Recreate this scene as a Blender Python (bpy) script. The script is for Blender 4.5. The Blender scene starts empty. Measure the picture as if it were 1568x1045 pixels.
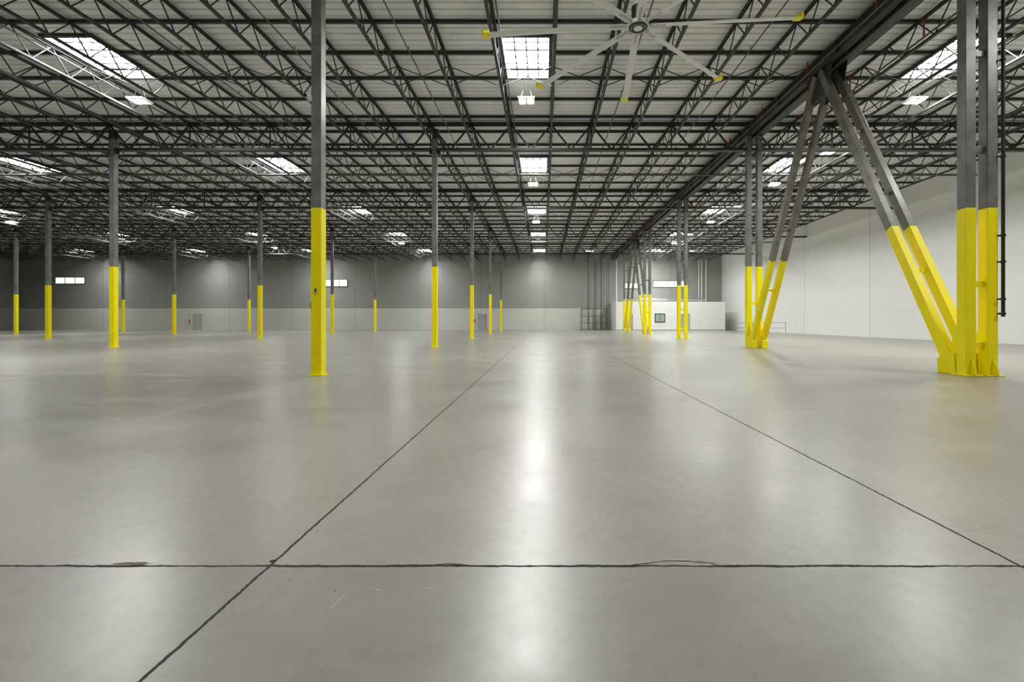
import bpy, math, random
from mathutils import Vector, Matrix
random.seed(7)
scene = bpy.context.scene
H = 1.25
F = 707.0

# ------------------------------------------------------------------ materials
def new_mat(name, col=(0.5,0.5,0.5), rough=0.5, metal=0.0, spec=0.5, var=0.0, vscale=3.0):
    m = bpy.data.materials.new(name); m.use_nodes = True
    nt = m.node_tree; b = nt.nodes['Principled BSDF']
    b.inputs['Base Color'].default_value = (*col,1)
    b.inputs['Roughness'].default_value = rough
    b.inputs['Metallic'].default_value = metal
    b.inputs['Specular IOR Level'].default_value = spec
    if var > 0:
        tc = nt.nodes.new('ShaderNodeTexCoord')
        n = nt.nodes.new('ShaderNodeTexNoise'); n.inputs['Scale'].default_value = vscale; n.inputs['Detail'].default_value = 3
        nt.links.new(tc.outputs['Object'], n.inputs['Vector'])
        r = nt.nodes.new('ShaderNodeMapRange')
        r.inputs['From Min'].default_value = 0.3; r.inputs['From Max'].default_value = 0.7
        r.inputs['To Min'].default_value = 1-var; r.inputs['To Max'].default_value = 1+var*0.4
        nt.links.new(n.outputs['Fac'], r.inputs['Value'])
        mx = nt.nodes.new('ShaderNodeVectorMath'); mx.operation = 'SCALE'
        mx.inputs[0].default_value = col
        nt.links.new(r.outputs['Result'], mx.inputs['Scale'])
        nt.links.new(mx.outputs['Vector'], b.inputs['Base Color'])
    return m

def emis_mat(name, col, strength, samp='FRONT'):
    m = bpy.data.materials.new(name); m.use_nodes = True
    b = m.node_tree.nodes['Principled BSDF']
    b.inputs['Base Color'].default_value = (0.8,0.8,0.8,1)
    b.inputs['Emission Color'].default_value = (*col,1)
    b.inputs['Emission Strength'].default_value = strength
    try: m.cycles.emission_sampling = samp
    except Exception as e: print(e)
    return m

M_truss  = new_mat('truss_paint', (0.042,0.042,0.040), 0.55, var=0.2, vscale=1.0)
M_girder = new_mat('girder_paint', (0.040,0.040,0.038), 0.5, var=0.2, vscale=1.0)
M_beam   = new_mat('beam_paint', (0.055,0.051,0.045), 0.5, var=0.3, vscale=2.0)
M_col    = new_mat('column_grey_paint', (0.20,0.20,0.19), 0.35, var=0.35, vscale=3.0)
M_brace  = new_mat('brace_grey_paint', (0.22,0.21,0.17), 0.35, var=0.4, vscale=3.0)
M_yel    = new_mat('safety_yellow_paint', (1.0,0.86,0.002), 0.40, spec=0.35, var=0.03, vscale=2.5)
M_deck   = new_mat('deck_white', (0.89,0.90,0.875), 0.6, var=0.12, vscale=0.7)
M_white  = new_mat('white_paint', (0.85,0.85,0.84), 0.45, var=0.04, vscale=2)
M_blade  = new_mat('fan_blade_aluminium', (0.80,0.81,0.77), 0.35, metal=0.0, var=0.05)
M_black  = new_mat('black_metal', (0.02,0.02,0.02), 0.4, var=0.1)
M_pipe   = new_mat('sprinkler_pipe', (0.12,0.12,0.115), 0.4, var=0.2)
M_red    = new_mat('red_fitting', (0.45,0.03,0.02), 0.4, var=0.1)
M_chrome = new_mat('galvanised', (0.5,0.5,0.5), 0.3, metal=0.8, var=0.1)
M_sky    = emis_mat('skylight_diffuser', (0.99,0.995,1.0), 62.0)
M_led    = emis_mat('led_lens', (0.99,1.0,0.97), 400.0)
M_win    = emis_mat('window_daylight', (0.80,0.98,0.88), 1.4, 'NONE')
M_winin  = new_mat('interior_window_glass', (0.35,0.42,0.38), 0.1, spec=0.6, var=0.1)

def panel_wall_mat(name, low, high, zsplit, pitch, axis, var=0.12, rough=0.55):
    m = bpy.data.materials.new(name); m.use_nodes = True
    nt = m.node_tree; N = nt.nodes; L = nt.links; b = N['Principled BSDF']
    tc = N.new('ShaderNodeTexCoord'); sp = N.new('ShaderNodeSeparateXYZ'); L.new(tc.outputs['Object'], sp.inputs[0])
    def math_(op,a,bv=None):
        n = N.new('ShaderNodeMath'); n.operation = op
        for i,v in enumerate((a,bv)):
            if v is None: continue
            if isinstance(v,(int,float)): n.inputs[i].default_value = v
            else: L.new(v, n.inputs[i])
        return n.outputs[0]
    noi = N.new('ShaderNodeTexNoise'); noi.inputs['Scale'].default_value = 0.35; noi.inputs['Detail'].default_value = 5
    L.new(tc.outputs['Object'], noi.inputs['Vector'])
    z = sp.outputs['Z']; a = sp.outputs[axis]
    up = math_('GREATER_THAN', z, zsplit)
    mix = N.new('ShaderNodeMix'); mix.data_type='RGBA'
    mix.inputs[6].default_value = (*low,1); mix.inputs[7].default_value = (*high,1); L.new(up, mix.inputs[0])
    cell = math_('FLOOR', math_('DIVIDE', a, pitch))
    wn = N.new('ShaderNodeTexWhiteNoise'); wn.noise_dimensions='1D'; L.new(cell, wn.inputs['W'])
    tone = math_('ADD', math_('MULTIPLY', wn.outputs['Value'], var), math_('MULTIPLY', noi.outputs['Fac'], var))
    tone = math_('SUBTRACT', 1.0+var*0.5, tone)
    pp = N.new('ShaderNodeMath'); pp.operation='PINGPONG'; L.new(a, pp.inputs[0]); pp.inputs[1].default_value = pitch/2
    joint = math_('LESS_THAN', pp.outputs[0], 0.03)
    zj = math_('LESS_THAN', math_('ABSOLUTE', math_('SUBTRACT', z, zsplit)), 0.025)
    jj = math_('MAXIMUM', joint, zj)
    tone = math_('MULTIPLY', tone, math_('SUBTRACT', 1.0, math_('MULTIPLY', jj, 0.35)))
    sc = N.new('ShaderNodeVectorMath'); sc.operation='SCALE'; L.new(mix.outputs[2], sc.inputs[0]); L.new(tone, sc.inputs['Scale'])
    L.new(sc.outputs['Vector'], b.inputs['Base Color'])
    b.inputs['Roughness'].default_value = rough
    return m
M_wfar  = panel_wall_mat('tiltup_panel_far', (0.66,0.66,0.60), (0.34,0.35,0.32), 3.1, 9.0, 'X')  # pale lower band; darker upper colour also paints in the weaker light above
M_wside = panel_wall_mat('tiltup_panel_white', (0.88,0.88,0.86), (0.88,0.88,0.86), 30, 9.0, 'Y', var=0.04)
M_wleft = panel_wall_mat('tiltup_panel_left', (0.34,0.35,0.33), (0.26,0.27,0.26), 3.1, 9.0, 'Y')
M_wback = panel_wall_mat('tiltup_panel_back', (0.60,0.60,0.58), (0.60,0.60,0.58), 3.1, 9.0, 'X')

def floor_mat():
    m = bpy.data.materials.new('polished_concrete'); m.use_nodes = True
    nt = m.node_tree; N = nt.nodes; L = nt.links; b = N['Principled BSDF']
    tc = N.new('ShaderNodeTexCoord'); sp = N.new('ShaderNodeSeparateXYZ'); L.new(tc.outputs['Object'], sp.inputs[0])
    def M(op,*args):
        n = N.new('ShaderNodeMath'); n.operation = op
        for i,v in enumerate(args):
            if isinstance(v,(int,float)): n.inputs[i].default_value = v
            else: L.new(v, n.inputs[i])
        return n.outputs[0]
    def noise(scale, detail=5, rough=0.55, dist=0.0, vec=None):
        n = N.new('ShaderNodeTexNoise'); n.inputs['Scale'].default_value=scale; n.inputs['Detail'].default_value=detail
        n.inputs['Roughness'].default_value=rough; n.inputs['Distortion'].default_value=dist
        L.new(vec if vec else tc.outputs['Object'], n.inputs['Vector']); return n.outputs['Fac']
    def rng(v,a,b_,c,d):
        n = N.new('ShaderNodeMapRange'); n.interpolation_type='SMOOTHSTEP'; L.new(v,n.inputs['Value'])
        for k,x in zip(('From Min','From Max','To Min','To Max'),(a,b_,c,d)): n.inputs[k].default_value=x
        return n.outputs['Result']
    def mixc(f,a,c):
        n = N.new('ShaderNodeMix'); n.data_type='RGBA'
        if isinstance(f,(int,float)): n.inputs[0].default_value=f
        else: L.new(f,n.inputs[0])
        for i,v in ((6,a),(7,c)):
            if isinstance(v,tuple): n.inputs[i].default_value=(*v,1)
            else: L.new(v,n.inputs[i])
        return n.outputs[2]
    X=sp.outputs['X']; Y=sp.outputs['Y']
    n_big = noise(0.25,2,0.5); n_mid = noise(1.2,4,0.5); n_fine = noise(10,5,0.65)
    mp = N.new('ShaderNodeMapping'); mp.inputs['Scale'].default_value=(0.10,1.4,1); L.new(tc.outputs['Object'], mp.inputs['Vector'])
    n_band = noise(0.9,2,0.5,0.0,mp.outputs['Vector'])
    col = mixc(rng(n_big,0.3,0.7,0,1), (0.250,0.238,0.198), (0.310,0.300,0.262))
    col = mixc(rng(n_mid,0.25,0.8,0,0.5), col, (0.355,0.345,0.306))
    col = mixc(rng(n_fine,0.35,0.8,0,0.34), col, (0.175,0.165,0.136))
    cx = M('FLOOR', M('DIVIDE', M('ADD',X,1.40), 3.83)); cy = M('FLOOR', M('DIVIDE', M('SUBTRACT',Y,2.355), 4.15))
    wn = N.new('ShaderNodeTexWhiteNoise'); wn.noise_dimensions='2D'
    cb = N.new('ShaderNodeCombineXYZ'); L.new(cx,cb.inputs[0]); L.new(cy,cb.inputs[1]); L.new(cb.outputs[0], wn.inputs['Vector'])
    tone = rng(wn.outputs['Value'],0,1,0.97,1.03)
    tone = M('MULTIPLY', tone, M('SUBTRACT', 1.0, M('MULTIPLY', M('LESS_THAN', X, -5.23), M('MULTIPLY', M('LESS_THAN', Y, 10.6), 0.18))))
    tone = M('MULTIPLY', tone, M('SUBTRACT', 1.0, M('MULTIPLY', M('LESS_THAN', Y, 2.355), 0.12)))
    sc = N.new('ShaderNodeVectorMath'); sc.operation='SCALE'; L.new(col, sc.inputs[0]); L.new(tone, sc.inputs['Scale'])
    col = sc.outputs['Vector']
    vo = N.new('ShaderNodeTexVoronoi'); vo.inputs['Scale'].default_value=3.5; L.new(tc.outputs['Object'], vo.inputs['Vector'])
    pit = M('LESS_THAN', vo.outputs['Distance'], M('MULTIPLY', rng(n_mid,0.45,0.60,0.1,1), 0.030))
    col = mixc(M('MULTIPLY',pit,0.75), col, (0.06,0.055,0.045))
    wob = M('MULTIPLY', M('SUBTRACT', noise(3.0,4,0.7), 0.5), 0.034)
    wob2 = M('MULTIPLY', M('SUBTRACT', noise(14.0,3,0.7), 0.5), 0.018)
    dx = M('PINGPONG', M('ADD', M('ADD',X,1.40), M('ADD',M('MULTIPLY',wob,0.35),wob2)), 1.915)
    dy = M('PINGPONG', M('ADD', M('SUBTRACT',Y,2.355), M('ADD',wob,wob2)), 2.075)
    mainx = M('LESS_THAN', M('ABSOLUTE', M('SUBTRACT',X,0.5)), 2.6)
    mainy = M('LESS_THAN', Y, 4.0)
    wx = M('LESS_THAN', dx, 0.0085)
    wy = M('LESS_THAN', dy, rng(n_mid,0.35,0.65,0.0060,0.0120))
    wx = M('MULTIPLY', wx, M('ADD', M('MULTIPLY',mainx,0.82), 0.15))
    wy = M('MULTIPLY', wy, M('ADD', M('MULTIPLY',mainy,0.76), 0.22))
    j = M('MAXIMUM', wx, wy)
    col = mixc(j, col, (0.010,0.009,0.007))
    L.new(col, b.inputs['Base Color'])
    # satin polish; kept everywhere above ~0.285
    r = M('ADD', rng(n_mid,0.25,0.75,0.295,0.335), M('MULTIPLY', M('SUBTRACT',n_band,0.5), 0.14))
    r = M('ADD', r, M('MULTIPLY', M('SUBTRACT',n_fine,0.5), 0.06))
    r = M('MAXIMUM', M('ADD', r, M('MULTIPLY', j, 0.6)), 0.285)
    L.new(r, b.inputs['Roughness'])
    b.inputs['Specular IOR Level'].default_value = 0.75
    bp = N.new('ShaderNodeBump'); bp.inputs['Strength'].default_value=0.05; bp.inputs['Distance'].default_value=0.006
    L.new(noise(26,3,0.6), bp.inputs['Height']); L.new(bp.outputs['Normal'], b.inputs['Normal'])
    return m
M_floor = floor_mat()

# ------------------------------------------------------------------ mesh builder
class MB:
    def __init__(s): s.v=[]; s.f=[]; s.m=[]
    def box(s, c, d, mi=0):
        x,y,z=c; a,b,e=d[0]/2,d[1]/2,d[2]/2; n=len(s.v)
        s.v += [(x-a,y-b,z-e),(x+a,y-b,z-e),(x+a,y+b,z-e),(x-a,y+b,z-e),(x-a,y-b,z+e),(x+a,y-b,z+e),(x+a,y+b,z+e),(x-a,y+b,z+e)]
        for q in ((0,3,2,1),(4,5,6,7),(0,1,5,4),(1,2,6,5),(2,3,7,6),(3,0,4,7)):
            s.f.append(tuple(n+i for i in q)); s.m.append(mi)
    def quad_down(s,c,w,l,mi=0):
        x,y,z=c; n=len(s.v)
        s.v += [(x-w/2,y-l/2,z),(x-w/2,y+l/2,z),(x+w/2,y+l/2,z),(x+w/2,y-l/2,z)]
        s.f.append((n,n+1,n+2,n+3)); s.m.append(mi)
    def frame(s,p0,p1):
        p0=Vector(p0);p1=Vector(p1);d=(p1-p0).normalized()
        up=Vector((0,0,1)) if abs(d.z)<0.95 else Vector((0,1,0))
        u=d.cross(up).normalized(); w=u.cross(d).normalized()
        return p0,p1,u,w
    def beam(s,p0,p1,a,b,mi=0):
        p0,p1,u,w=s.frame(p0,p1); n=len(s.v); u=u*a/2; w=w*b/2
        for p in (p0,p1):
            for q in (-u-w,u-w,u+w,-u+w): s.v.append(tuple(p+q))
        for q in ((3,2,1,0),(4,5,6,7),(0,1,5,4),(1,2,6,5),(2,3,7,6),(3,0,4,7)):
            s.f.append(tuple(n+i for i in q)); s.m.append(mi)
    def tube(s,p0,p1,r,k=10,mi=0,r2=None):
        p0,p1,u,w=s.frame(p0,p1); n=len(s.v); r2=r if r2 is None else r2
        for p,rr in ((p0,r),(p1,r2)):
            for i in range(k):
                t=2*math.pi*i/k; s.v.append(tuple(p+u*math.cos(t)*rr+w*math.sin(t)*rr))
        for i in range(k):
            j=(i+1)%k; s.f.append((n+i,n+j,n+k+j,n+k+i)); s.m.append(mi)
        s.f.append(tuple(n+i for i in reversed(range(k)))); s.m.append(mi)
        s.f.append(tuple(n+k+i for i in range(k))); s.m.append(mi)
    def poly(s,pts,mi=0):
        n=len(s.v); s.v+= [tuple(p) for p in pts]; s.f.append(tuple(range(n,n+len(pts)))); s.m.append(mi)
    def prism(s,pts,off,mi=0):
        n=len(s.v); k=len(pts); off=Vector(off)
        s.v += [tuple(p) for p in pts]+[tuple(Vector(p)+off) for p in pts]
        s.f.append(tuple(reversed(range(n,n+k)))); s.m.append(mi)
        s.f.append(tuple(range(n+k,n+2*k))); s.m.append(mi)
        for i in range(k):
            j=(i+1)%k; s.f.append((n+i,n+j,n+k+j,n+k+i)); s.m.append(mi)
    def mesh(s,name,mats):
        me=bpy.data.meshes.new(name); me.from_pydata(s.v,[],s.f); me.update()
        for m in mats: me.materials.append(m)
        me.polygons.foreach_set('material_index', s.m)
        return me
    def obj(s,name,mats,loc=(0,0,0),bevel=0,parent=None):
        return place(name,s.mesh(name,mats),loc,bevel,parent)
def place(name,me,loc=(0,0,0),bevel=0,parent=None):
    o=bpy.data.objects.new(name,me); scene.collection.objects.link(o); o.location=loc
    if bevel:
        b=o.modifiers.new('bevel','BEVEL'); b.width=bevel; b.segments=2; b.limit_method='ANGLE'
    if parent: o.parent=parent
    return o

XL,XR,Y0,Y1 = -75.0,25.4,-16.0,66.0
ZD = 10.80
ROWS_Y=[10.65+11.35*k for k in range(-2,5)]
COLS_X=[-5.2-15.3*k for k in range(0,5)]
JX=[-5.4+1.9125*k for k in range(-36,17)]
JX=[x for x in JX if XL+0.3<x<XR-0.3]

# ------------------------------------------------------------------ shell
b=MB(); b.box(((XL+XR)/2,(Y0+Y1)/2,-0.1),(XR-XL+0.6,Y1-Y0+0.6,0.2)); b.obj('floor',[M_floor])
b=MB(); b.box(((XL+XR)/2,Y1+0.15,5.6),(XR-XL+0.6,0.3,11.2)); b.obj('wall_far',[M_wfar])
b=MB(); b.box((XR+0.15,(Y0+Y1)/2,5.6),(0.3,Y1-Y0,11.2)); b.obj('wall_right',[M_wside])
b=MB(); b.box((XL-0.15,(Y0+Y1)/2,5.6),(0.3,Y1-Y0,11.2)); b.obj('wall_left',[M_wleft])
b=MB(); b.box(((XL+XR)/2,Y0-0.15,5.6),(XR-XL+0.6,0.3,11.2)); b.obj('wall_behind',[M_wback])

SKX=[-0.62-15.3*k for k in range(-1,5)]
def jbay(x):
    c=min(JX,key=lambda j:abs(j+0.956-x)); return c+0.956
SKX=[jbay(x) for x in SKX]
SKY=[16.72+11.35*k for k in range(-1,5)]
SW,SL=1.62,2.6
b=MB()
def corr_strip(x0,x1,y0,y1):
    p=0.30; y=y0
    prof=[]
    while y<y1-1e-6:
        for dy,dz in ((0,0),(0.21,0),(0.225,0.045),(0.285,0.045),(0.30,0)):
            yy=min(y+dy,y1)
            if not prof or yy>prof[-1][0]+1e-5: prof.append((yy,ZD+dz))
        y+=p
    n=len(b.v)
    for yy,z in prof: b.v += [(x0,yy,z),(x1,yy,z)]
    for i in range(len(prof)-1):
        a=n+2*i; b.f.append((a,a+2,a+3,a+1)); b.m.append(0)
xs=sorted(SKX); yedges=[Y0]
for y in SKY: yedges += [y-SL/2,y+SL/2]
yedges.append(Y1)
for i in range(len(yedges)-1):
    ya,yb=yedges[i],yedges[i+1]
    if i%2==0: corr_strip(XL,XR,ya,yb)
    else:
        prev=XL
        for x in xs: corr_strip(prev,x-SW/2,ya,yb); prev=x+SW/2
        corr_strip(prev,XR,ya,yb)
b.obj('ceiling',[M_deck])
b=MB(); b.box(((XL+XR)/2,(Y0+Y1)/2,11.7),(XR-XL+0.6,Y1-Y0+0.6,0.1)); b.obj('ceiling_roof_membrane',[M_white])

b=MB()
hc=0.42
for sx in (-1,1): b.box((sx*(SW/2+0.0),0,hc/2),(0.04,SL+0.04,hc),0)
for sy in (-1,1): b.box((0,sy*(SL/2),hc/2),(SW,0.04,hc),0)
b.box((0,0,hc+0.02),(SW,SL,0.03),0)
b.quad_down((0,0,hc),SW-0.06,SL-0.06,1)
b.box((0,0.1,hc-0.06),(SW,0.12,0.06),2); 
for sx in (-1,1): b.box((sx*(SW/2+0.03),0,-0.03),(0.10,SL+0.16,0.10),2)
for sy in (-1,1): b.box((0,sy*(SL/2+0.03),-0.03),(SW+0.14,0.10,0.10),2)
for k in range(1,6): b.box((0,-SL/2+SL*k/6,0.03),(SW,0.045,0.03),2)
for k in (-1,0,1): b.box((k*SW/4,0,0.03),(0.04,SL,0.03),2)
for k in (0.38,): b.box((0,SL/2-SL*k*0.5,0.05),(SW,0.11,0.08),2)
sk_me=b.mesh('skylight',[M_white,M_sky,M_truss])
for x in SKX:
    for y in SKY:
        if x<-55 and y<40: continue
        place('skylight',sk_me,(x,y,ZD))

b=MB()
b.box((0,0,0.0),(0.66,0.54,0.07),0)
b.box((0,0,0.06),(0.40,0.28,0.06),0)
for sx in (-0.16,0.16):
    b.box((sx,0,-0.04),(0.30,0.48,0.02),0); b.quad_down((sx,0,-0.052),0.24,0.42,1)
for sx in (-0.25,0.25): b.tube((sx,0,0.05),(sx*0.3,0,0.62),0.008,6,2)
hb_me=b.mesh('high_bay_light',[M_white,M_led,M_chrome])
def hb(x,y): place('high_bay_light',hb_me,(x,y,10.10))
for y in [18.5+11.35*k for k in range(0,3)]: hb(-0.7,y)
for y in [18.5+11.35*k/2 for k in range(-2,8)]: hb(14.85,y)
for y in (7.15,18.5,52.5): hb(-16.2,y)
hb(-32.3,55.3); hb(-0.7,-4.2)
hb(5.6,58.0); hb(18.6,58); hb(-47.5,18.5); hb(-47.5,41.2)

# ------------------------------------------------------------------ roof steel
ZT,ZB=10.66,9.92
YA,YB=Y0+0.03,Y1-0.03
b=MB()
hp=0.62
for x in JX:
    for sx in (-0.03,0.03):
        b.box((x+sx,(YA+YB)/2,ZT),(0.022,YB-YA,0.065))
        b.box((x+sx,(YA+YB)/2,ZB),(0.022,YB-YA,0.06))
    b.box((x,(YA+YB)/2,ZT+0.035),(0.12,YB-YA,0.012)); b.box((x,(YA+YB)/2,ZB-0.035),(0.10,YB-YA,0.012))
    y=Y0+0.2; up=True
    while y<Y1-hp:
        za,zb=(ZB,ZT) if up else (ZT,ZB)
        b.beam((x,y,za),(x,y+hp,zb),0.030,0.030); y+=hp; up=not up
b.obj('roof_joists',[M_truss])

b=MB()
for k in range(-18,32):
    y=14.62+1.70*k
    if y<Y0+0.3 or y>Y1-0.3: continue
    hit=any(abs(y-sy)<SL/2+0.05 for sy in SKY)
    def seg(xa,xb):
        b.box(((xa+xb)/2,y,10.745),(xb-xa,0.05,0.10)); b.box(((xa+xb)/2,y,10.69),(xb-xa,0.09,0.012))
    if not hit: seg(XL+.02,XR-.02)
    else:
        prev=XL+.02
        for x in xs: seg(prev,x-SW/2-0.08); prev=x+SW/2+0.08
        seg(prev,XR-.02)
b.obj('roof_purlins',[M_truss])

b=MB()
for ry in [r+11.35*0.5+0.7 for r in ROWS_Y]:
    if ry>Y1-0.5 or ry<Y0+.5: continue
    for i in range(len(JX)-1):
        b.beam((JX[i],ry,ZB),(JX[i+1],ry,ZT),0.025,0.025); b.beam((JX[i],ry+0.04,ZT),(JX[i+1],ry+0.04,ZB),0.025,0.025)
b.obj('joist_cross_bridging',[M_truss])

b=MB()
GT,GB=10.62,9.42
for ry in ROWS_Y:
    for s in (-0.07,0.07):
        b.box(((XL+XR)/2,ry+s,GT),(XR-XL-.06,0.03,0.12)); b.box(((XL+XR)/2,ry+s,GB),(XR-XL-.06,0.03,0.12))
    b.box(((XL+XR)/2,ry,GT+0.06),(XR-XL-.06,0.24,0.02)); b.box(((XL+XR)/2,ry,GB-0.06),(XR-XL-.06,0.24,0.02))
    for i in range(len(JX)-1):
        xa,xb=JX[i],JX[i+1]; xm=(xa+xb)/2
        b.beam((xa,ry,GT),(xm,ry,GB),0.07,0.07); b.beam((xm,ry,GB),(xb,ry,GT),0.07,0.07)
        if i%2==0: b.beam((xa,ry,GB),(xa,ry,GT),0.05,0.05)
b.obj('joist_girders',[M_girder])

b=MB()
for i,x in enumerate(JX):
    if i%2==0:
        xx=x+0.85
        if min(abs(xx-s) for s in SKX)<1.0: xx=x+0.2
        b.tube((xx,Y0+0.1,10.35),(xx,Y1-0.1,10.35),0.024,6,0)
        y=Y0+1.5
        while y<Y1-1:
            b.tube((xx,y,10.35),(xx,y,10.47),0.012,5,0); b.tube((xx,y,10.46),(xx,y,10.475),0.035,6,1); y+=3.0
for y in (4.0,27.0,50.0):
    b.tube((XL+0.1,y,9.8),(XR-0.1,y,9.8),0.06,8,0)
b.obj('sprinkler_pipes',[M_pipe,M_chrome])
b=MB()
for k in range(14):
    y=9.5+3.4*k
    b.tube((9.3,y,9.95),(9.3,y,10.4),0.025,6,0); b.tube((11.6,y+1.2,9.9),(11.6,y+1.2,10.5),0.025,6,0)
b.tube((9.3,8,9.97),(9.3,Y1-0.2,9.97),0.02,6,1); b.tube((11.6,8,9.92),(11.6,Y1-0.2,9.92),0.03,6,1)
b.obj('sprinkler_drops',[M_red,M_pipe])

# ------------------------------------------------------------------ columns
YELZ=3.84
def column_mesh(name,w=0.235,top=10.56):
    b=MB()
    b.box((0,0,YELZ/2),(w,w,YELZ),0)
    b.box((0,0,(YELZ+9.9)/2+0.0),(w-0.006,w-0.006,9.9-YELZ),1)
    b.box((0,0,10.1),(w-0.02,w-0.02,0.5),2)
    b.box((0,0,0.012),(w+0.10,w+0.10,0.024),0)
    for sx in (-1,1):
        for sy in (-1,1): b.tube((sx*(w/2+0.025),sy*(w/2+0.025),0.02),(sx*(w/2+0.025),sy*(w/2+0.025),0.05),0.012,6,0)
    b.box((0,0,top-0.24),(w+0.14,w+0.14,0.03),2)
    b.box((0,0,top-0.6),(w+0.03,0.02,0.7),2)
    b.box((0,0,9.36),(w+0.30,0.025,0.30),2)
    return b.mesh(name,[M_yel,M_col,M_girder])
col_me=column_mesh('steel_column')
for y in ROWS_Y:
    for x in COLS_X:
        place('steel_column',col_me,(x,y,0),0.012)
TX=(9.74,10.24); XC=(TX[0]+TX[1])/2
def pair_mesh():
    b=MB(); w=0.235
    for x in TX:
        x-=XC
        b.box((x,0,YELZ/2),(w+0.006,w+0.006,YELZ),0)
        b.box((x,0,(YELZ+10.05)/2),(w,w,10.05-YELZ),1)
        b.box((x,0,0.012),(w+0.16,w+0.2,0.024),0)
        for sy in (-1,1):
            b.prism([(x-0.012,sy*w/2,0.02),(x-0.012,sy*(w/2+0.14),0.02),(x-0.012,sy*(w/2+0.14),0.12),(x-0.012,sy*w/2,0.42)],(0.024,0,0),0)
        b.prism([(x+w/2,-0.012,0.02),(x+w/2+0.1,-0.012,0.02),(x+w/2,-0.012,0.35)],(0,0.024,0),0)
    for z in (0.7,2.1,5.2,7.4,9.0):
        b.box((0,0,z),(0.28,0.10,0.14),0 if z<YELZ else 1)
    return b.mesh('twin_steel_column',[M_yel,M_col])
pm=pair_mesh()
for y in ROWS_Y: place('twin_steel_column',pm,(XC,y,0),0.01)

b=MB()
for x in TX:
    zc=10.3; h=0.46
    b.box((x,(Y0+Y1)/2,zc),(0.02,YB-YA,h)); 
    for s in (-1,1): b.box((x,(Y0+Y1)/2,zc+s*h/2),(0.24,YB-YA,0.03))
    y=Y0+1
    while y<Y1:
        b.box((x,y,zc),(0.2,0.015,h-0.03)); y+=3.78
b.obj('expansion_joint_beams',[M_beam])

def brace_mesh():
    b=MB()
    ya,yb=10.65,22.0; ym=(ya+yb)/2
    for x in TX:
        x=x-XC
        for (y0,sgn) in ((ya+0.30,1),(yb-0.30,-1)):
            p0=Vector((x,y0-ym,0.10)); p1=Vector((x,sgn*-0.16,9.98))
            t=(YELZ-p0.z)/(p1.z-p0.z); pm_=p0.lerp(p1,t)
            b.beam(p0,pm_,0.206,0.256,0); b.beam(pm_,p1,0.20,0.25,1)
            b.prism([(x-0.13,y0-ym-sgn*0.16,0.0),(x-0.13,y0-ym+sgn*0.34,0.0),(x-0.13,y0-ym+sgn*0.34,0.34),(x-0.13,y0-ym+sgn*0.18,0.5),(x-0.13,y0-ym-sgn*0.12,0.5)],(0.26,0,0),0)
            b.prism([(x-0.015,y0-ym-sgn*0.18,0.4),(x-0.015,y0-ym+sgn*0.2,0.5),(x-0.015,y0-ym-sgn*0.18,1.3)],(0.03,0,0),0)
        b.prism([(x-0.015,-0.75,10.06),(x-0.015,0.75,10.06),(x-0.015,0.5,9.1),(x-0.015,-0.5,9.1)],(0.03,0,0),2)
    for z in (2.6,5.0,7.3):
        for sgn in (1,-1):
            y0=(ya+0.30-ym)*1.0; t=(z-0.1)/9.88; yy=(y0*(1-t)-0.16*t)*sgn
            b.box((0,yy,z),(0.3,0.06,0.10),0 if z<YELZ else 1)
    return b.mesh('chevron_brace',[M_yel,M_brace,M_beam]),ym
bm_,ym=brace_mesh()
for k in (0,3): place('chevron_brace',bm_,(XC,ym+11.35*k,0),0.01)

b=MB()
px,py=10.44,10.50
b.tube((px,py,1.35),(px,py,9.3),0.036,12,0)
for z in (1.42,1.75,3.2,2.6,5.0,7.2,9.0):
    b.tube((px,py,z-0.025),(px,py,z+0.025),0.052,12,0); b.box((px-0.06,py+0.03,z),(0.10,0.03,0.03),0)
b.tube((px-0.11,py-0.02,1.42),(px,py-0.02,1.42),0.025,8,0); b.tube((px-0.11,py-0.02,1.75),(px,py-0.02,1.75),0.02,8,0)
b.obj('conduit_riser',[M_black])

b=MB()
b.box((-5.345,10.56,6.33),(0.10,0.10,0.08),0); b.tube((-5.36,10.50,6.36),(-5.36,10.36,6.32),0.05,12,0); b.tube((-5.36,10.36,6.32),(-5.36,10.345,6.318),0.04,12,1)
b.obj('security_camera',[M_white,M_black])
b=MB(); b.box((-5.2,10.51,1.95),(0.05,0.035,0.09),0); b.box((-5.2,10.49,1.96),(0.02,0.01,0.03),1); b.obj('push_button_box',[M_chrome,M_black])
b=MB(); b.box((-5.33,10.6,1.62),(0.03,0.08,0.12),0); b.tube((-5.335,10.6,1.5),(-5.335,10.6,1.6),0.02,8,0); b.obj('cable_clip',[M_black])

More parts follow.
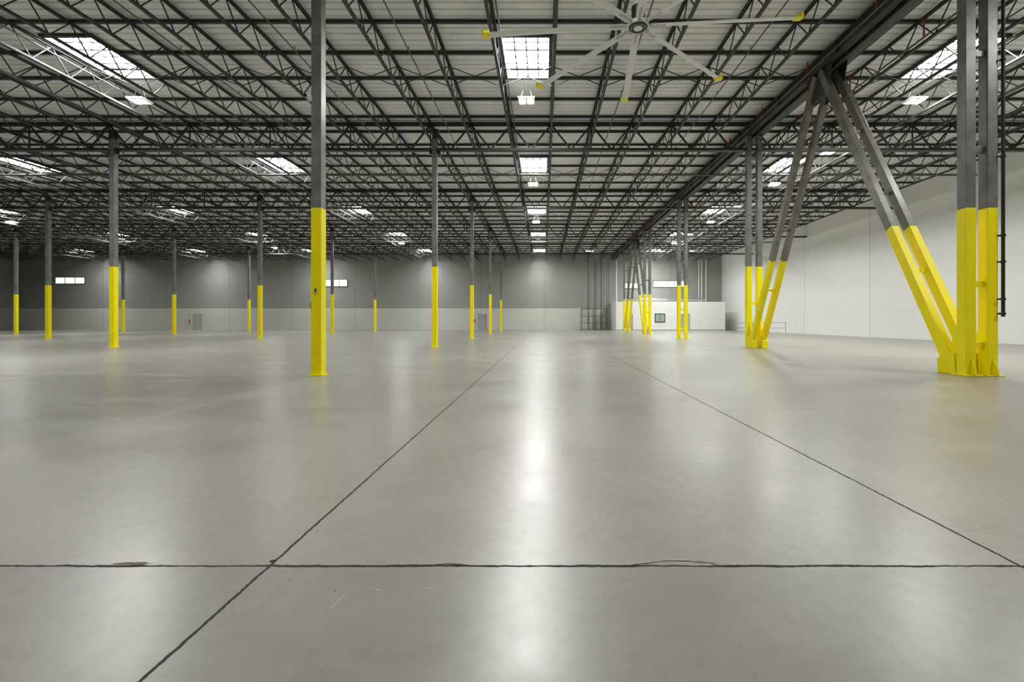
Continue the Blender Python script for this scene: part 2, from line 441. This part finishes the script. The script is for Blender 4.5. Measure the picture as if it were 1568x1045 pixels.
# ------------------------------------------------------------------ HVLS fan
fan=bpy.data.objects.new('ceiling_fan',None); scene.collection.objects.link(fan)
d0=10.4; fz=H+452/F*d0; fx=144/F*d0
fan.location=(fx,d0,fz)
b=MB()
for k in range(8):
    a=math.radians(-5+45*k)
    R=Matrix.Rotation(a,4,'Z')@Matrix.Rotation(math.radians(8),4,'X')
    prof=[(-0.085,0.0),(-0.05,0.018),(0.01,0.024),(0.085,0.004),(0.01,-0.006),(-0.05,-0.008)]
    st=[0.30,1.2,2.2,3.2,3.40]; n=len(b.v); kk=len(prof)
    for r in st:
        for (yy,zz) in prof: b.v.append(tuple(R@Vector((r,yy,zz+0.0-0.02*(r/3.5)**2))))
    for i in range(len(st)-1):
        for j in range(kk):
            j2=(j+1)%kk; b.f.append((n+i*kk+j,n+i*kk+j2,n+(i+1)*kk+j2,n+(i+1)*kk+j)); b.m.append(0)
    b.f.append(tuple(n+(len(st)-1)*kk+j for j in range(kk))); b.m.append(0)
    T=[(3.38,-0.10,-0.035),(3.50,-0.11,-0.035),(3.56,0.0,-0.04),(3.52,0.10,-0.035),(3.38,0.10,-0.035)]
    b.prism([R@Vector(p) for p in T],(0,0,0.05),1)
    b.prism([R@Vector(p) for p in [(3.50,-0.11,0.0),(3.58,0.0,0.0),(3.53,0.11,0.0)]],(0,0,0.09),1)
    b.beam(R@Vector((0.12,0,0)),R@Vector((0.62,0,0)),0.07,0.03,2)
bl=b.obj('blades',[M_blade,M_yel,M_chrome],parent=fan)
b=MB()
b.tube((0,0,-0.03),(0,0,0.05),0.24,32,0); b.tube((0,0,-0.045),(0,0,-0.03),0.21,32,1); b.tube((0,0,-0.06),(0,0,-0.045),0.10,24,0)
for k in range(16):
    a=2*math.pi*k/16; b.tube((0.165*math.cos(a),0.165*math.sin(a),-0.065),(0.165*math.cos(a),0.165*math.sin(a),-0.045),0.018,6,2)
b.tube((0,0,0.05),(0,0,0.42),0.15,24,1); b.tube((0,0,0.42),(0,0,0.50),0.11,16,0)
b.tube((0,0,0.5),(0,0,ZB-fz+0.1),0.05,12,0)
b.box((0,0,ZB-fz+0.06),(2.3,0.12,0.10),3); b.box((0,0.2,ZB-fz+0.06),(2.3,0.08,0.10),3)
for sx in (-1,1):
    for sy in (-1,1): b.tube((0,0,0.6),(sx*1.6,sy*1.6,ZB-fz),0.006,5,3)
b.obj('motor_hub',[M_white,M_black,M_chrome,M_truss],parent=fan)

# ------------------------------------------------------------------ far end
def window(name,xa,xb,za,zb,mull=3):
    b=MB(); y=Y1-0.03; xm=(xa+xb)/2; zm=(za+zb)/2; w=xb-xa; h=zb-za
    b.box((xm,y+0.01,zm),(w,0.02,h),1)
    for z in (za,zb): b.box((xm,y-0.01,z),(w+0.12,0.08,0.07),0)
    for i in range(mull+1): b.box((xa+w*i/mull,y-0.01,zm),(0.06,0.08,h),0)
    b.obj(name,[M_girder,M_win])
window('window_1',-69.8,-65.6,6.6,7.5); window('window_2',-31.5,-28.1,6.2,7.2); window('window_3',15.6,20.6,6.1,7.0,5)
window('window_4',11.5,13.6,5.9,6.7,2)

def door(name,x,w,h,mat):
    b=MB(); y=Y1-0.04
    b.box((x,y,h/2),(w,0.05,h),0); b.box((x,y-0.01,h+0.04),(w+0.16,0.08,0.08),0)
    for s in (-1,1): b.box((x+s*(w/2+0.04),y-0.01,h/2),(0.08,0.08,h),0)
    b.tube((x+w*0.38,y-0.06,1.0),(x+w*0.38,y-0.02,1.0),0.035,8,1)
    b.obj(name,[mat,M_black])
M_door=new_mat('grey_door',(0.44,0.45,0.42),0.45,var=0.1)
door('door_1',-49.5,1.1,2.2,M_door); door('door_2',-8.8,1.1,2.2,M_door)
for x in (-50.6,-9.9):
    b=MB(); b.tube((x,Y1-0.12,1.0),(x,Y1-0.12,1.5),0.08,12,0); b.tube((x,Y1-0.12,1.5),(x,Y1-0.12,1.6),0.03,8,1); b.box((x,Y1-0.03,1.3),(0.2,0.05,0.9),2)
    b.obj('fire_extinguisher',[M_red,M_black,M_white])

off=bpy.data.objects.new('office_enclosure',None); scene.collection.objects.link(off)
b=MB(); ox0,ox1,oy=9.4,23.6,60.2; oh=3.7
b.box(((ox0+ox1)/2,oy,oh/2),(ox1-ox0,0.15,oh),0); b.box((ox0+0.07,(oy+Y1)/2,oh/2),(0.15,Y1-oy-0.05,oh),0); b.box((ox1-0.07,(oy+Y1)/2,oh/2),(0.15,Y1-oy-0.05,oh),0)
b.box(((ox0+ox1)/2,(oy+Y1)/2,oh+0.03),(ox1-ox0+0.1,Y1-oy,0.06),0)
b.box(((ox0+ox1)/2,oy-0.09,0.08),(ox1-ox0,0.03,0.16),2)
b.box((15.1,oy-0.09,1.65),(1.35,0.05,1.15),1); b.box((15.1,oy-0.10,1.65),(1.15,0.06,0.95),3); b.box((15.1,oy-0.135,1.65),(0.04,0.02,0.95),1)
for dx in (11.0,18.4):
    b.box((dx,oy-0.09,1.07),(1.0,0.05,2.14),2)
    b.box((dx,oy-0.1,2.18),(1.16,0.06,0.07),2)
    for s in (-1,1): b.box((dx+s*0.54,oy-0.1,1.07),(0.07,0.06,2.14),2)
b.obj('enclosure_walls',[M_white,M_black,M_door,M_winin],parent=off)
b=MB()
for x,w,h in ((12.5,1.6,0.7),(17.5,1.2,0.6)): b.box((x,63.5,oh+0.06+h/2),(w,1.6,h),0)
b.tube((11,63,oh+0.5),(22,63,oh+0.5),0.18,14,0)
for x in (11.3,22.0,22.4,23.0,10.3): b.tube((x,65.6,oh+0.06),(x,65.6,9.9),0.07,10,1)
b.obj('rooftop_ductwork',[M_chrome,M_white],parent=off)

M_rack=new_mat('rack_grey_paint',(0.13,0.13,0.125),0.45,var=0.15)
b=MB()
for x in (5.2,6.9,8.7):
    for y in (63.2,65.2): b.box((x,y,1.5),(0.07,0.07,3.0),0)
for z in (0.1,1.0,1.9,2.95):
    for y in (63.2,65.2): b.box((6.95,y,z),(3.55,0.05,0.06),0)
    for x in (5.2,6.9,8.7): b.box((x,64.2,z),(0.05,2.0,0.05),0)
k=5.3
while k<8.7: b.tube((k,63.2,0.1),(k,63.2,2.9),0.012,5,0); k+=0.22
b.obj('pipe_cage',[M_rack])
b=MB()
for x,r in ((6.2,0.07),(7.1,0.07),(8.0,0.09),(8.8,0.06),(9.1,0.06)):
    b.tube((x,64.6,0.0),(x,64.6,9.8),r,12,0)
    for z in (0.9,1.5,3.3,6.0): b.tube((x,64.6,z-0.06),(x,64.6,z+0.06),r+0.04,12,0)
    b.tube((x,64.6,1.2),(x,64.2,1.2),0.05,8,0)
b.obj('sprinkler_riser_pipes',[M_rack])

b=MB()
for x in (19.5,21.2,22.9,24.6):
    b.tube((x,47.0,0),(x,47.0,1.1),0.03,8,0)
for z in (0.55,1.08): b.tube((19.5,47.0,z),(24.6,47.0,z),0.025,8,0)
b.obj('guard_rail',[M_chrome])

# floor marks: chalk scuffs, joint spalls
b=MB()
def px2w(x,y):
    Y=H*F/(y-492.0); return ((x-833.0)*Y/F, Y)
def scuff(pts,w,mi=0,z=0.0015,sub=6,jit=0.003):
    P=[Vector((*px2w(*p),z)) for p in pts]
    Q=[]
    for i in range(len(P)-1):
        for t in range(sub): Q.append(P[i].lerp(P[i+1],t/sub)+Vector((random.uniform(-jit,jit),random.uniform(-jit,jit),0)))
    Q.append(P[-1])
    for i in range(len(Q)-1):
        d=(Q[i+1]-Q[i]).normalized(); n=Vector((-d.y,d.x,0))*w*random.uniform(0.4,1.0)
        b.poly([Q[i]-n,Q[i+1]-n,Q[i+1]+n,Q[i]+n],mi)
scuff([(1420,782),(1450,800),(1490,812),(1560,822)],0.0025)
scuff([(1495,793),(1520,778),(1537,762)],0.003); scuff([(1455,808),(1475,815),(1505,806),(1470,803)],0.003)
scuff([(970,731),(1000,737),(1025,748)],0.003); scuff([(985,740),(1008,743)],0.002)
scuff([(85,634),(110,630)],0.006); scuff([(170,640),(205,650)],0.006)
scuff([(505,935),(528,912)],0.002); scuff([(648,902),(668,903)],0.003); scuff([(572,903),(585,905)],0.002)
scuff([(1180,725),(1210,733)],0.002)
M_chalk=new_mat('chalk_scuff',(0.58,0.57,0.53),0.8,var=0.2,vscale=20)
b.obj('floor_scuff_marks',[M_chalk])
b=MB()
def blob(cx,cy,rx,ry,mi,z):
    X_,Y_=px2w(cx,cy); pts=[]
    for i in range(26):
        t=2*math.pi*i/26; r=random.uniform(0.65,1.1)
        pts.append((X_+math.cos(t)*rx*r,Y_+math.sin(t)*ry*r,z))
    b.poly(pts,mi)
blob(200,864,0.115,0.020,1,0.0008); blob(212,867,0.06,0.008,0,0.0012)
blob(703,866,0.05,0.010,0,0.0012); blob(690,865,0.07,0.013,1,0.0008)
blob(418,860,0.022,0.016,0,0.0012); blob(955,868,0.03,0.006,0,0.0012)
scuff([(955,868),(985,864),(1020,859),(1050,860),(1085,862),(1100,866),(1150,868),(1200,869)],0.0035,0,0.0013,5,0.004)
scuff([(960,865),(1000,860),(1040,857),(1090,859),(1140,866)],0.003,2,0.001,5,0.004)
scuff([(600,866),(660,866),(690,864),(720,867),(790,867)],0.004,0,0.0011,8,0.004)
M_crack=new_mat('joint_crack',(0.02,0.018,0.015),0.9,var=0.2,vscale=30)
M_spall=new_mat('joint_spall',(0.15,0.13,0.105),0.9,var=0.4,vscale=25)
b.obj('floor_joint_spalls',[M_crack,M_spall,M_chalk])

# ------------------------------------------------------------------ world, camera
w=bpy.data.worlds.new('World'); scene.world=w; w.use_nodes=True
w.node_tree.nodes['Background'].inputs['Color'].default_value=(0.8,0.9,1,1); w.node_tree.nodes['Background'].inputs['Strength'].default_value=0.0
cam=bpy.data.cameras.new('camera'); co=bpy.data.objects.new('camera',cam); scene.collection.objects.link(co)
co.location=(0,0,H); co.rotation_euler=(math.radians(90),0,0)
cam.sensor_width=36; cam.lens=36*F/1568.0
cam.shift_x=-(833-784)/1568.0; cam.shift_y=(492-522.5)/1568.0
cam.clip_end=300
scene.camera=co
scene.view_settings.view_transform='Standard'; scene.view_settings.look='None'
scene.view_settings.exposure=0.30; scene.view_settings.gamma=1.0
